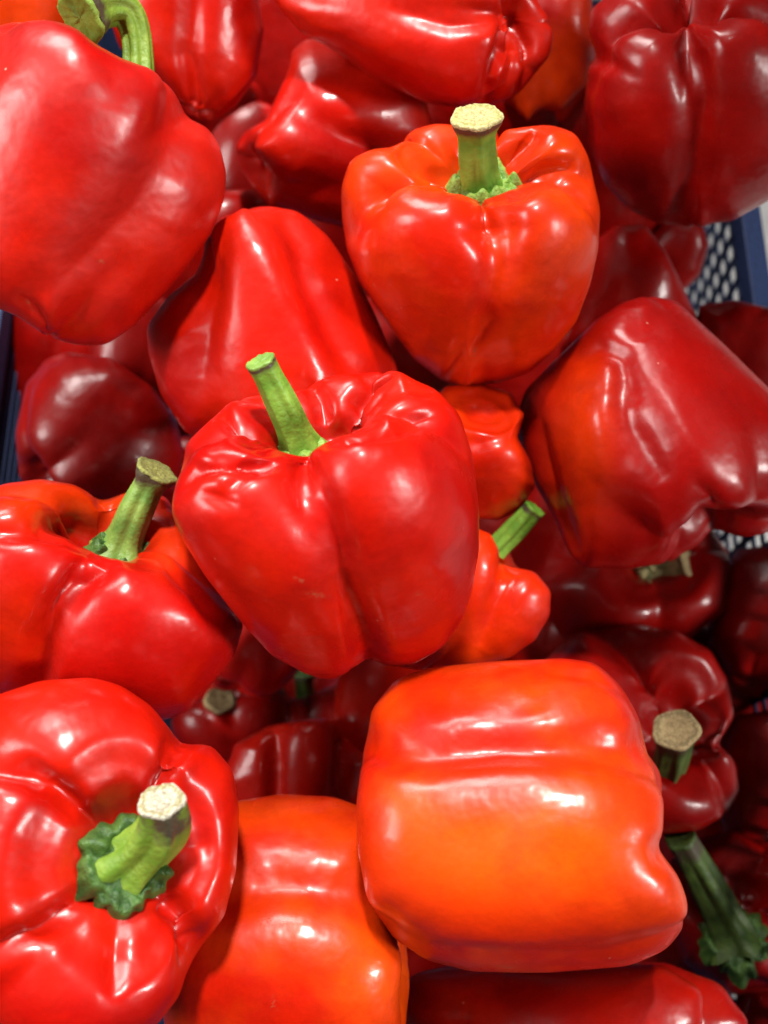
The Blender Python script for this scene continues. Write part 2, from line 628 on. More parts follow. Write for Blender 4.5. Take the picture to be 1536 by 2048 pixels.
def make_stem(root, path, r0, r1, mat, cut, seed=1, ribs=5, flare0=1.5, flare1=1.25, dry=0.12):
    """Ribbed stalk along a path; its cut face is a sub-part."""
    rng = np.random.RandomState(seed)
    n, nu = len(path), 40
    path = np.asarray(path)
    T = np.gradient(path, axis=0)
    T /= np.linalg.norm(T, axis=1)[:, None]
    ref = np.array([0.31, 0.52, 0.79])
    nx = ref - T[0] * (ref @ T[0])
    nx /= np.linalg.norm(nx)
    V = []
    ph = rng.uniform(0, 6.28)
    t = np.linspace(0, 1, n)
    U = np.linspace(0, 2 * math.pi, nu, endpoint=False)
    rad = r0 + (r1 - r0) * t
    rad = rad * (1 + (flare0 - 1) * np.exp(-(t / 0.13) ** 1.5) + (flare1 - 1) * np.exp(-((1 - t) / 0.10) ** 2))
    for i in range(n):
        nx = nx - T[i] * (nx @ T[i])
        nx /= np.linalg.norm(nx)
        ny = np.cross(T[i], nx)
        amp = 0.17 * (1 - 0.7 * t[i] ** 2)
        rr = rad[i] * (1 + amp * np.cos(ribs * U + ph + 0.9 * t[i]) + 0.05 * np.cos(2 * U + ph * 2 + t[i]) + 0.055 * (1 - t[i] ** 3) * np.cos(11 * U + 3 * ph + 2 * t[i]))
        rr = rr * (1 + 0.02 * math.sin(9 * t[i] + ph))
        for j in range(nu):
            V.append(path[i] + rr[j] * (math.cos(U[j]) * nx + math.sin(U[j]) * ny))
    V = np.array(V)
    F = grid_faces(n, nu)
    st = mesh_obj('stem', V, F, mat, root, origin=path[0])
    rib_v = np.cos(ribs * U + ph)[None, :] * -0.25
    dv = np.clip((t[:, None] - (1 - dry)) / max(dry, 1e-3), 0, 1) * 2.4 * (dry > 0) + np.clip(rib_v, 0, 1) * 0.3
    st.data.attributes.new('dry', 'FLOAT', 'POINT').data.foreach_set('value', dv.astype(np.float32).reshape(-1))
    # cut face: rounded lip, slightly dished and torn
    R = V[-nu:] - path[-1]
    rings = [(1.0, 0.0), (1.03, 0.10), (1.0, 0.20), (0.92, 0.26), (0.75, 0.22), (0.5, 0.14), (0.25, 0.16), (0.02, 0.15)]
    CV = []
    for s, z in rings:
        for j in range(nu):
            jit = rng.uniform(-0.07, 0.07) if 0.1 < s < 1.02 else 0.0
            CV.append(path[-1] + R[j] * (s + 0.002) + T[-1] * r1 * (z + jit))
    CF = grid_faces(len(rings), nu)
    co = mesh_obj('cut_end', CV, CF, cut, st, origin=path[-1])
    co.location = Vector(path[-1]) - Vector(path[0])
    rv = np.repeat(np.array([r_[0] for r_ in rings]) ** 2 * 0.7, nu)
    co.data.attributes.new('ring', 'FLOAT', 'POINT').data.foreach_set('value', rv.astype(np.float32))
    return st


def calyx_points(rc, n_lobes, seed, lump=1.0, dome=0.35):
    """Leafy cap gripping the cavity: uneven pointed lobes with curled, crinkled edges, running up into the stem."""
    rng = np.random.RandomState(seed)
    nr, nu = 22, 120
    U = np.linspace(0, 2 * math.pi, nu, endpoint=False)
    cen = np.sort((np.arange(n_lobes) + rng.uniform(-0.28, 0.28, n_lobes)) / n_lobes * 2 * math.pi)
    size = rng.uniform(0.7, 1.1, n_lobes)
    D = np.abs((U[:, None] - cen[None, :] + math.pi) % (2 * math.pi) - math.pi) / (math.pi / n_lobes)
    lobe = (np.exp(-(D / 0.75) ** 2) * size).max(1)
    edge = 0.78 + 0.34 * lobe + 0.05 * np.cos(13 * U + rng.uniform(0, 6)) + 0.04 * np.cos(19 * U + rng.uniform(0, 6))
    p1, p2, p3 = rng.uniform(0, 6, 3)
    V = []
    for i in range(nr):
        s = i / (nr - 1)
        rr = rc * s * (1 + (edge - 1) * s ** 1.5)
        wr = np.exp(-((s - 0.70) / 0.22) ** 2)
        z = dome * (1 - s) ** 1.6
        z = z + lump * wr * (0.10 + 0.16 * lobe + 0.07 * np.cos(7 * U + p1 + 3 * s) + 0.05 * np.cos(11 * U + p2 - 4 * s) + 0.05 * np.sin(9 * s * 2 + 4 * U + p3))
        z = z - (0.10 + 0.18 * lobe) * max(0, s - 0.8) / 0.2
        V.append(np.stack([rr * np.cos(U), rr * np.sin(U), z * rc], 1))
    return np.vstack(V), grid_faces(nr, nu)


PEPPERS = []


def pepper(label, c, depth, axis, front, poly=None, size=0.046, mat=None, stem=None, calyx=None, res=(110, 150),
           ripen_lit=0.0, cuts=None, patches=(), scars=(), group='red peppers heaped in the crate', **p):
    """One bell pepper: body, calyx and stem (with its cut end)."""
    V, rip, zn = body_points(p, res[0], res[1])
    nv, nu = res
    ctr = at(c[0], c[1], depth)
    vz = (CAM - ctr) / np.linalg.norm(CAM - ctr)
    vx = RC[:, 0] - vz * (RC[:, 0] @ vz)
    vx /= np.linalg.norm(vx)
    M = np.stack([vx, np.cross(vz, vx), vz], 1) @ frame(axis, front)
    U = V.copy()
    if poly is not None:
        P0 = ctr + (U * 0.045) @ M.T
        q = project(P0)[:, :2] - np.array(c, float)
        sil = outline_radius(poly, c)
        ang = ((np.arctan2(q[:, 1], q[:, 0]) + math.pi) / (2 * math.pi) * 180).astype(int) % 180
        mx = np.zeros(180)
        np.maximum.at(mx, ang, np.hypot(q[:, 0], q[:, 1]))
        size = 0.045 * sil.mean() / mx[mx > 0].mean()
    P = ctr + (U * size) @ M.T
    sculpt = []
    if poly is not None:
        for k in range(4):
            s = Sculpt(P, c, poly)
            P = s.apply(P)
            sculpt.append(s)

    def warp(A):
        for s in sculpt:
            A = s.apply(A)
        return A
    if cuts:
        P = carve(P, nv, nu, cuts)
    low = P[P[:, 2].argmin()]
    base = np.array([ctr[0], ctr[1], low[2]])
    root = bpy.data.objects.new('bell_pepper', None)
    root.empty_display_size = 0.02
    sc.collection.objects.link(root)
    root.location = base
    root['label'] = label
    root['category'] = 'bell pepper'
    if group:
        root['group'] = group
    F = grid_faces(nv, nu)
    b = mesh_obj('body', P, F, mat, root, origin=ctr)
    attr = b.data.attributes.new('ripen_lit', 'FLOAT', 'POINT')
    q = project(P)[:, :2]
    rv = rip * ripen_lit
    for (x, y, rx, ry, am) in patches:
        rv = rv + am * np.exp(-(((q[:, 0] - x) / rx) ** 2 + ((q[:, 1] - y) / ry) ** 2))
    attr.data.foreach_set('value', rv.astype(np.float32))
    sv = np.zeros(len(q))
    for (x, y, ln, wd, ang) in scars:
        a_ = math.radians(ang)
        u_ = (q[:, 0] - x) * math.cos(a_) + (q[:, 1] - y) * math.sin(a_)
        v_ = -(q[:, 0] - x) * math.sin(a_) + (q[:, 1] - y) * math.cos(a_)
        sv += np.exp(-((u_ / ln) ** 2 + (v_ / wd) ** 2))
    b.data.attributes.new('scar', 'FLOAT', 'POINT').data.foreach_set('value', sv.astype(np.float32))
    cav0 = V[:nu].mean(0)
    if calyx or stem:
        p0 = warp((ctr + ((cav0 + np.array([0, 0, 0.02])) * size) @ M.T)[None])[0]
        d0 = project(p0[None])[0][2]
        shift = np.zeros(3)
        if stem and 'base' in stem:
            pb = at(stem['base'][0], stem['base'][1], d0 + stem.get('sink', 0.0))
            shift = pb - p0
            p0 = pb
    if calyx:
        rc = calyx.get('r', 0.26)
        cv, cf = calyx_points(rc, calyx.get('n', 6), calyx.get('seed', 3), calyx.get('lump', 1.0), calyx.get('dome', 0.35))
        cv = cv + cav0 + np.array([0, 0, calyx.get('lift', 0.05)])
        cw = warp(ctr + (cv * size) @ M.T) + shift
        mesh_obj('calyx', cw, cf, calyx.get('mat', CALYX), root, origin=cw.mean(0))
    if stem:
        tip = at(stem['tip'][0], stem['tip'][1], d0 - stem.get('rise', 0.02))
        ax = M[:, 2]
        ln = np.linalg.norm(tip - p0)
        mid = p0 + ax * ln * 0.5 if 'mid' not in stem else at(stem['mid'][0], stem['mid'][1], d0 - stem.get('mrise', stem.get('rise', .02) * .5))
        path = bezier(p0, mid, tip, 26)
        make_stem(root, path, stem.get('r0', 0.006), stem.get('r1', 0.0055), stem.get('mat', STEM_MID), stem.get('cut', CUT_PALE),
                  stem.get('seed', 2), stem.get('ribs', 5), stem.get('f0', 1.5), stem.get('f1', 1.25), stem.get('dry', 0.12))
        print('STEM', label[:40], 'auto cavity px', project(warp((ctr + (cav0 * size) @ M.T)[None]))[0].round(0)[:2], 'want', stem.get('base'))
    PEPPERS.append((root, b))
    return root


# ------------------------------------------------------------------ setting: white table under the crate
def simple_mat(name, col, rough=0.5, bump=0.1, scale=300, var=0.06, spec=0.5):
    m, nt, b = new_mat(name)
    N, L = nt.nodes, nt.links
    tc = N.new('ShaderNodeTexCoord')
    n = N.new('ShaderNodeTexNoise')
    n.inputs['Scale'].default_value = scale
    n.inputs['Detail'].default_value = 5
    L.new(tc.outputs['Object'], n.inputs['Vector'])
    r = N.new('ShaderNodeValToRGB')
    r.color_ramp.elements[0].position = 0.3
    r.color_ramp.elements[1].position = 0.7
    r.color_ramp.elements[0].color = (*[max(0, c * (1 - var * 2)) for c in col], 1)
    r.color_ramp.elements[1].color = (*[min(1, c * (1 + var)) for c in col], 1)
    L.new(n.outputs[0], r.inputs[0])
    L.new(r.outputs[0], b.inputs['Base Color'])
    b.inputs['Roughness'].default_value = rough
    b.inputs['Specular IOR Level'].default_value = spec
    bp = N.new('ShaderNodeBump')
    bp.inputs['Strength'].default_value = bump
    bp.inputs['Distance'].default_value = 0.001
    L.new(n.outputs[0], bp.inputs['Height'])
    L.new(bp.outputs[0], b.inputs['Normal'])
    return m


TABLE = simple_mat('white_table', (0.78, 0.77, 0.75), 0.5, 0.05, 40)
NAVY = simple_mat('navy_plastic', (0.013, 0.028, 0.09), 0.55, 0.15, 500, 0.15, 0.25)

ZF = 0.06
tb = mesh_obj('table_top', [(-0.20, -0.34, ZF - 0.012), (1.2, -0.34, ZF - 0.012), (1.2, 1.4, ZF - 0.012), (-0.20, 1.4, ZF - 0.012)], [(0, 1, 2, 3)], TABLE, smooth=False)
tb['kind'] = 'structure'

# ------------------------------------------------------------------ the crate
CX0, CX1, CY0, CY1 = -0.168, 0.163, -0.30, 0.42
ZR = 0.224


def boxes(name, L_, mat, parent):
    V, F = [], []
    for (x0, x1, y0, y1, z0, z1) in L_:
        b = len(V)
        V += [(x0, y0, z0), (x1, y0, z0), (x1, y1, z0), (x0, y1, z0), (x0, y0, z1), (x1, y0, z1), (x1, y1, z1), (x0, y1, z1)]
        F += [tuple(b + i for i in f) for f in ((0, 3, 2, 1), (4, 5, 6, 7), (0, 1, 5, 4), (1, 2, 6, 5), (2, 3, 7, 6), (3, 0, 4, 7))]
    o = mesh_obj(name, V, F, mat, parent, smooth=False, origin=np.array(V).mean(0))
    bv = o.modifiers.new('bevel', 'BEVEL')
    bv.width = 0.0006
    bv.segments = 2
    return o


crate = bpy.data.objects.new('produce_crate', None)
sc.collection.objects.link(crate)
crate.location = ((CX0 + CX1) / 2, (CY0 + CY1) / 2, ZF - 0.012)
crate['label'] = 'dark navy plastic produce crate with lattice sides holding the peppers'
crate['category'] = 'crate'


def lattice_wall(axis, pos, lo, hi, name):
    """Diamond-free square lattice wall: crossing strands with open holes."""
    B = []
    st, pitch, t = 0.0034, 0.0116, 0.0009
    n = int((hi - lo) / pitch)
    for i in range(n + 1):
        u = lo + (hi - lo) * i / n
        wd = st if i % 8 else 0.005
        if axis == 'x':
            B.append((pos - t, pos + t, u - wd / 2, u + wd / 2, ZF, ZR - 0.011))
        else:
            B.append((u - wd / 2, u + wd / 2, pos - t, pos + t, ZF, ZR - 0.011))
    k = int((ZR - 0.012 - ZF) / pitch)
    for i in range(k + 1):
        z = ZF + 0.004 + (ZR - 0.016 - ZF) * i / k
        if axis == 'x':
            B.append((pos - t * .8, pos + t * .8, lo, hi, z - st / 2, z + st / 2))
        else:
            B.append((lo, hi, pos - t * .8, pos + t * .8, z - st / 2, z + st / 2))
    return boxes(name, B, NAVY, crate)


lattice_wall('x', CX1, CY0, CY1, 'lattice_wall')
RB = [(CX0 - .002, CX0, CY0, CY1, ZF, ZR - .0125)]
for i in range(22):
    z = ZF + .006 + i * .0066
    RB.append((CX0 + .0001, CX0 + .0022, CY0, CY1, z, z + .0028))
boxes('ribbed_wall', RB, NAVY, crate)
RB = [(CX0, CX1, CY0 - .002, CY0, ZF, ZR - .0125)]
for i in range(22):
    z = ZF + .006 + i * .0066
    RB.append((CX0 + .003, CX1 - .003, CY0 + .0001, CY0 + .0022, z, z + .0028))
boxes('ribbed_wall', RB, NAVY, crate)
lattice_wall('y', CY1, CX0, CX1, 'lattice_wall')
boxes('rim', [(CX0 - .005, CX0 + .004, CY0, CY1, ZR - .012, ZR)], NAVY, crate)
boxes('rim', [(CX1 - .004, CX1 + .005, CY0, CY1, ZR - .012, ZR)], NAVY, crate)
boxes('rim', [(CX0 - .005, CX1 + .005, CY0 - .006, CY0 - .0002, ZR - .012, ZR)], NAVY, crate)
boxes('rim', [(CX0 - .005, CX1 + .005, CY1 + .0002, CY1 + .006, ZR - .012, ZR)], NAVY, crate)
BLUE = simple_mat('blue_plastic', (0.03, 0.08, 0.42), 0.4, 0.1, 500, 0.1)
boxes('blue_tab', [(CX0 - .006, CX0 + .005, 0.186, 0.214, ZR + .0002, ZR + .036)], BLUE, crate)  # bright blue tab added on the left rim, not an identified part
boxes('base_panel', [(CX0, CX1, CY0, CY1, ZF - .009, ZF - .001)], NAVY, crate)

# ------------------------------------------------------------------ the peppers
FR = (0, 0, 1)
K = dict(FR=FR)

# hero pepper in the middle
pepper('large glossy red pepper in the middle with a long slim green stem leaning left', (655, 1050), 0.315, (-0.12, 0.80, 0.55), FR,
       [(606, 779), (632, 758), (674, 748), (737, 743), (789, 737), (815, 751), (872, 777), (919, 829), (945, 912), (958, 1018), (959, 1097), (947, 1180), (926, 1242),
        (884, 1296), (822, 1331), (768, 1330), (733, 1316), (706, 1344), (664, 1361), (612, 1348), (544, 1311), (487, 1249), (414, 1160), (362, 1082), (342, 1034),
        (345, 992), (362, 935), (371, 888), (414, 846), (461, 804), (523, 789), (570, 786)],
       scars=[(632, 1190, 14, 5, 10), (600, 1160, 10, 2, 30), (560, 1300, 8, 2, -40), (840, 1190, 8, 2, 60)],
       cuts=[([(609, 918), (619, 972), (653, 1045), (674, 1112), (690, 1200), (721, 1268), (738, 1322)], 5.0, 40),
             ([(560, 922), (500, 918), (430, 922), (385, 938), (355, 975)], 5.0, 19), ([(545, 930), (490, 945), (455, 980)], 2.2, 16),
             ([(545, 902), (490, 862), (440, 830)], 4, 18), ([(692, 860), (704, 805), (737, 760), (780, 735)], 5, 16), ([(712, 840), (755, 788), (820, 768), (870, 782)], 2.5, 16),
             ([(650, 850), (640, 800), (622, 765)], 3, 16), ([(655, 878), (705, 862), (800, 852), (865, 836)], 4.5, 18), ([(400, 985), (470, 1010)], 1.5, 14)],
       mat=skin('skin_centre', RED, RED2, 0.35, 1), h=1.0, taper=0.30, cavity=0.46, cav_r=1.0, groove=0.95, gtop=1.2, twist=-8, seed=3, res=(150, 210),
       lobes=[(-42, 1.02, 0.0, -0.02), (40, 1.04, 0.06, 0.05), (-100, .95, -0.02, 0.0), (-150, .95), (165, .96), (105, .98, 0.05)],
       calyx=dict(r=0.20, n=6, lump=0.5, mat=CALYX_LIGHT), stem=dict(tip=(522, 726), base=(606, 903), mid=(572, 815), rise=0.016, r0=0.0045, r1=0.0036, mat=STEM_BRIGHT, cut=STEM_MID, f1=1.12, f0=1.35, dry=0.05))

# upper right upright pepper with thick pale-cut stem
pepper('upright orange red pepper with thick green stem and pale round cut end', (940, 510), 0.355, (0.02, 0.80, 0.58), FR,
       [(700, 320), (750, 297), (790, 295), (820, 262), (870, 247), (920, 252), (1000, 260), (1050, 248), (1100, 245), (1150, 265), (1175, 310),
        (1187, 360), (1200, 420), (1196, 500), (1180, 570), (1155, 640), (1110, 700), (1060, 745), (1000, 765), (940, 775), (890, 765), (830, 720),
        (770, 640), (720, 570), (692, 500), (680, 430), (680, 370)],
       patches=[(1110, 300, 90, 60, .6), (850, 330, 160, 60, .5), (1150, 420, 50, 120, .5)], scars=[(948, 705, 14, 3, -60), (900, 745, 14, 3, -50)],
       cuts=[([(1000, 405), (1010, 460), (1004, 530), (985, 610), (950, 690), (925, 750)], 3.2, 34), ([(1015, 395), (1080, 348), (1140, 338), (1190, 352)], 4, 22),
             ([(990, 350), (1025, 305), (1070, 262)], 4, 20), ([(890, 375), (845, 335), (795, 290)], 4.5, 22), ([(985, 640), (950, 690), (935, 740)], 1.2, 9),
             ([(935, 690), (905, 735), (885, 760)], 1.0, 9)],
       mat=skin('skin_upright', RED2, ORANGE, 0.35, 2), h=1.0, taper=0.30, cavity=0.42, cav_r=1.0, groove=0.95, gtop=1.5, seed=5, res=(140, 200), ripen_lit=0.6,
       lobes=[(-28, 1.05, -0.03), (45, 1.0, -0.02), (-95, 1.0, 0.05), (-155, 1.0, 0.1), (122, 1.03, 0.12)],
       calyx=dict(r=0.34, n=7, mat=CALYX_LIGHT, lump=1.4, lift=0.09), stem=dict(tip=(953, 238), base=(968, 392), mid=(950, 330), rise=0.022, r0=0.0056, r1=0.0054, mat=STEM_BRIGHT, cut=CUT_PALE, f1=1.4, f0=1.45))

# top left big pepper lying
pepper('big dull red pepper at left lying askew above a gap with blue crate', (150, 370), 0.330, (0.42, 0.88, -0.05), (0.15, -0.05, 1),
       [(100, 40), (150, 55), (190, 88), (240, 115), (300, 135), (345, 180), (372, 228), (415, 250), (440, 290), (453, 345), (448, 400), (420, 470),
        (370, 540), (320, 600), (270, 655), (215, 690), (150, 690), (90, 670), (40, 635), (0, 620), (-60, 600), (-130, 520), (-170, 400), (-160, 250),
        (-110, 120), (-40, 60), (30, 45)],
       scars=[(205, 525, 8, 2, 40), (60, 610, 14, 2, 50)],
       cuts=[([(372, 222), (335, 320), (275, 420), (190, 510), (110, 580), (48, 606)], 3.0, 60), ([(40, 596), (72, 622), (90, 652), (100, 690)], 1.8, 12),
             ([(210, 100), (230, 160), (215, 220)], 1.5, 50)],
       mat=skin('skin_left_big', RED, RED2, 0.3, 3, coat=.95, coat_r=.30), h=1.05, taper=0.12, groove=0.8, seed=8, noise=.6, res=(140, 200),
       lobes=[(-30, 1.06, 0.05, 0.0), (62, 1.0, -0.05, 0.03), (150, .97), (-125, 1.0)],
       stem=dict(base=(275, 160), tip=(165, 32), mid=(285, -40), rise=0.012, mrise=0.0, r0=0.0038, r1=0.0062, mat=STEM_OLIVE, cut=STEM_OLIVE, f0=1.2, f1=1.4, ribs=6))

# lower left, stem towards us
pepper('red pepper at lower left facing up with chunky stem in dark green calyx', (200, 1720), 0.300, (0.20, 0.02, 0.97), (0.0, 1, 0),
       [(180, 1355), (240, 1370), (300, 1410), (345, 1465), (358, 1482), (420, 1485), (465, 1540), (478, 1620), (472, 1740), (450, 1830), (400, 1900),
        (385, 1930), (360, 2000), (310, 2060), (220, 2110), (80, 2120), (-60, 2060), (-140, 1950), (-170, 1800), (-150, 1620), (-100, 1480), (-20, 1395), (80, 1362)],
       cuts=[([(195, 1650), (130, 1592), (60, 1545), (0, 1532), (-60, 1540)], 6, 24), ([(300, 1610), (335, 1550), (352, 1500), (356, 1478)], 6, 24),
             ([(310, 1785), (362, 1826), (388, 1880), (386, 1940)], 6, 24), ([(195, 1775), (130, 1832), (60, 1874), (-40, 1920)], 6, 26),
             ([(235, 1830), (232, 1900), (225, 1990)], 2.4, 22), ([(345, 1700), (420, 1690)], 1.5, 26)],
       mat=skin('skin_facing', RED, RED2, 0.45, 4, coat_r=.20), h=0.95, taper=0.15, cavity=0.24, cav_r=1.1, groove=0.8, seed=11, noise=.6, res=(150, 210),
       lobes=[(15, 1.08, 0.06), (-75, 1.0, -0.05), (178, 1.0, -0.02), (92, 1.05, 0.0)],
       calyx=dict(r=0.33, n=6, lump=1.0, dome=0.4, lift=0.06), stem=dict(base=(250, 1728), tip=(324, 1606), mid=(345, 1672), rise=0.013, dry=0.40, r0=0.0066, r1=0.0056, mat=STEM_OLIVE, cut=CUT_WHITE, f0=1.3, f1=1.0))

# lower right big orange lying pepper
pepper('big bright orange red pepper lying on its side at lower right', (1020, 1640), 0.318, (-0.98, 0.03, -0.12), (0, 0, 1),
       [(740, 1420), (790, 1360), (860, 1335), (1000, 1322), (1130, 1313), (1190, 1325), (1240, 1370), (1275, 1430), (1293, 1500), (1320, 1540),
        (1328, 1620), (1322, 1700), (1355, 1730), (1380, 1790), (1372, 1850), (1330, 1900), (1260, 1930), (1100, 1945), (950, 1945), (860, 1925),
        (790, 1880), (735, 1800), (715, 1700), (712, 1600), (725, 1500)],
       patches=[(1020, 1720, 260, 110, 0.95), (1180, 1600, 130, 110, 0.45), (950, 1390, 200, 40, 0.35), (820, 1620, 110, 70, 0.4), (1300, 1800, 90, 90, 0.3)], scars=[(1010, 1935, 16, 3, 0)],
       cuts=[([(728, 1500), (850, 1508), (1000, 1490), (1150, 1494), (1296, 1502)], 5.0, 38, 1), ([(1060, 1330), (1080, 1400), (1000, 1430)], 0.8, 22, 1), ([(760, 1850), (850, 1895), (1000, 1908), (1200, 1905), (1310, 1870)], 1.0, 14, 1),
             ([(1340, 1708), (1300, 1722)], 1.5, 30), ([(1090, 1342), (1190, 1352), (1245, 1385)], 1.2, 10)],
       mat=skin('skin_orange', RED2, ORANGE2, 0.12, 5), h=0.98, taper=0.02, groove=0.72, seed=14, noise=.7, res=(150, 210),
       lobes=[(62, 1.0), (-10, 1.06), (-88, .98), (-150, 1), (140, 1)])

# left middle pepper with green stem
pepper('red pepper at left edge with green stem rising from a deep calyx', (180, 1190), 0.340, (0.20, 0.66, 0.72), (0.1, -0.6, 0.7),
       [(0, 970), (80, 958), (150, 970), (200, 1000), (260, 980), (330, 990), (380, 1080), (440, 1150), (490, 1240), (470, 1310), (430, 1360), (380, 1420),
        (330, 1440), (200, 1450), (80, 1450), (-50, 1420), (-130, 1300), (-150, 1150), (-100, 1030)],
       patches=[(110, 1000, 120, 50, .8), (250, 1000, 60, 60, .8), (340, 1090, 50, 60, .5), (20, 1250, 90, 90, .25)],
       cuts=[([(222, 1122), (155, 1162), (112, 1220), (88, 1290), (78, 1400)], 6, 26), ([(195, 1090), (140, 1060), (60, 1054), (-30, 1068)], 4, 24, 1),
             ([(208, 1070), (222, 1020), (206, 985)], 3, 20, 1), ([(275, 1115), (335, 1122), (395, 1180), (440, 1250)], 3, 20)],
       mat=skin('skin_left_mid', RED, ORANGE, -0.3, 6), h=0.95, taper=0.2, cavity=0.5, groove=0.9, gtop=1.15, seed=17, noise=.7, res=(140, 200),
       lobes=[(20, 1.05, 0.08), (-62, 1.05, 0.08), (-140, 1.0, 0.0), (150, .95, 0.0), (95, .98)],
       calyx=dict(r=0.26, n=7, lump=1.3), stem=dict(base=(240, 1110), tip=(312, 945), mid=(262, 1030), rise=0.008, r0=0.0054, r1=0.0046, mat=STEM_MID, cut=CUT_GREEN, f1=1.5, f0=1.7, dry=0.18))

# tall pepper behind the hero
pepper('long red pepper with white streak of shine behind the middle pepper', (530, 670), 0.368, (0.30, -0.94, -0.15), FR,
       [(540, 412), (595, 422), (655, 472), (710, 550), (758, 640), (795, 720), (805, 800), (750, 890), (600, 930), (450, 905), (370, 865), (322, 790),
        (298, 710), (294, 655), (335, 595), (392, 545), (408, 478), (436, 438), (485, 418)],
       cuts=[([(440, 440), (426, 560), (412, 660), (400, 760)], 3, 34), ([(570, 430), (625, 590), (705, 750)], 3, 24, 1), ([(505, 440), (565, 600), (640, 740)], -2.5, 34, 1)],
       mat=skin('skin_tall', RED2, RED, 0.4, 7), h=1.15, taper=0.30, groove=0.7, seed=20, noise=.6, res=(120, 170), dimple=0.1,
       lobes=[(-5, 1.05), (85, 1.02), (175, 1), (-85, 1.0)])

# upper middle knobbly pepper
pepper('knobbly red pepper wedged behind the upright stemmed pepper', (660, 265), 0.405, (0.72, 0.30, -0.35), (0.2, 0.3, 1),
       [(581, 100), (612, 78), (690, 85), (780, 130), (850, 190), (880, 300), (860, 400), (780, 460), (690, 455), (620, 438), (546, 410), (505, 374), (476, 335), (470, 296),
        (492, 262), (532, 240), (551, 195), (570, 150)],
       cuts=[([(590, 215), (690, 275), (820, 315)], 3.5, 32, 1)],
       mat=skin('skin_knobbly', RED, RED2, 0.4, 8), h=1.1, taper=0.1, groove=.8, seed=23, res=(120, 170), dimple=.12, noise=.5,
       lobes=[(5, 1.0), (95, .95), (180, 1), (-90, 1.05)])

pepper('red pepper with vertical ribs at top behind the bent olive stem', (385, 70), 0.395, (0.05, 0.95, -0.2), FR,
       [(300, -80), (420, -100), (510, -40), (528, 60), (515, 150), (475, 210), (430, 245), (390, 235), (350, 205), (300, 150), (240, 100), (210, 20), (230, -50)],
       cuts=[([(390, -20), (376, 110), (402, 230)], 4, 28)],
       mat=skin('skin_top_ribbed', RED2, RED, 0.4, 9), h=1.1, taper=0.25, groove=0.95, seed=26, res=(110, 150),
       lobes=[(-45, 1), (38, 1.05), (130, 1), (-130, 1)])

pepper('red pepper lying along the top edge with a puckered end', (830, 40), 0.372, (-0.82, 0.0, -0.42), (0.1, -0.1, 1),
       [(540, 0), (600, 70), (680, 112), (760, 165), (850, 205), (930, 217), (990, 207), (1035, 190), (1060, 160), (1100, 110), (1108, 60), (1085, 10), (1050, -40),
        (950, -110), (800, -150), (650, -120), (560, -60)],
       cuts=[([(1015, 40), (1005, 95), (985, 150), (970, 212)], 4, 13), ([(1018, 42), (1052, 90), (1062, 140), (1040, 192)], 3.5, 11), ([(1012, 36), (900, 46), (780, 15)], 3, 30)],
       mat=skin('skin_top_lying', RED2, RED, 0.5, 10), h=1.15, taper=0.15, groove=0.85, seed=29, noise=.6, res=(130, 180), dimple=0.35,
       lobes=[(-30, 1.05), (50, 1), (130, 1), (-115, .95)])

pepper('orange sided pepper behind the puckered one at the top edge', (1090, 80), 0.43, (0.1, 0.95, -0.2), FR,
       [(1100, -60), (1180, -20), (1195, 80), (1180, 180), (1130, 245), (1060, 245), (1010, 200), (985, 100), (1020, 0)],
       mat=skin('skin_top_orange', RED, ORANGE, 0.6, 11), h=1.1, groove=.9, seed=31, res=(90, 120))

pepper('dark shaded red pepper with fat lobes in the top right corner', (1390, 210), 0.372, (0.1, -0.72, -0.5), (0, 0.5, 1),
       [(1180, 20), (1230, -20), (1330, -40), (1450, -30), (1550, -20), (1620, 60), (1640, 200), (1600, 340), (1540, 400), (1470, 440), (1390, 455), (1320, 450), (1260, 420),
        (1210, 370), (1180, 300), (1168, 220), (1175, 140), (1190, 110), (1170, 70)],
       cuts=[([(1388, 100), (1402, 200), (1386, 330), (1366, 455)], 4, 34)],
       mat=skin('skin_corner', SHADED_RED, RED, 0.3, 12, coat_r=.24), h=1.05, taper=0.05, groove=1.2, seed=33, res=(130, 180), dimple=0.5, noise=.6,
       lobes=[(-28, 1.05), (48, 1.02), (130, 1), (-120, 1)])

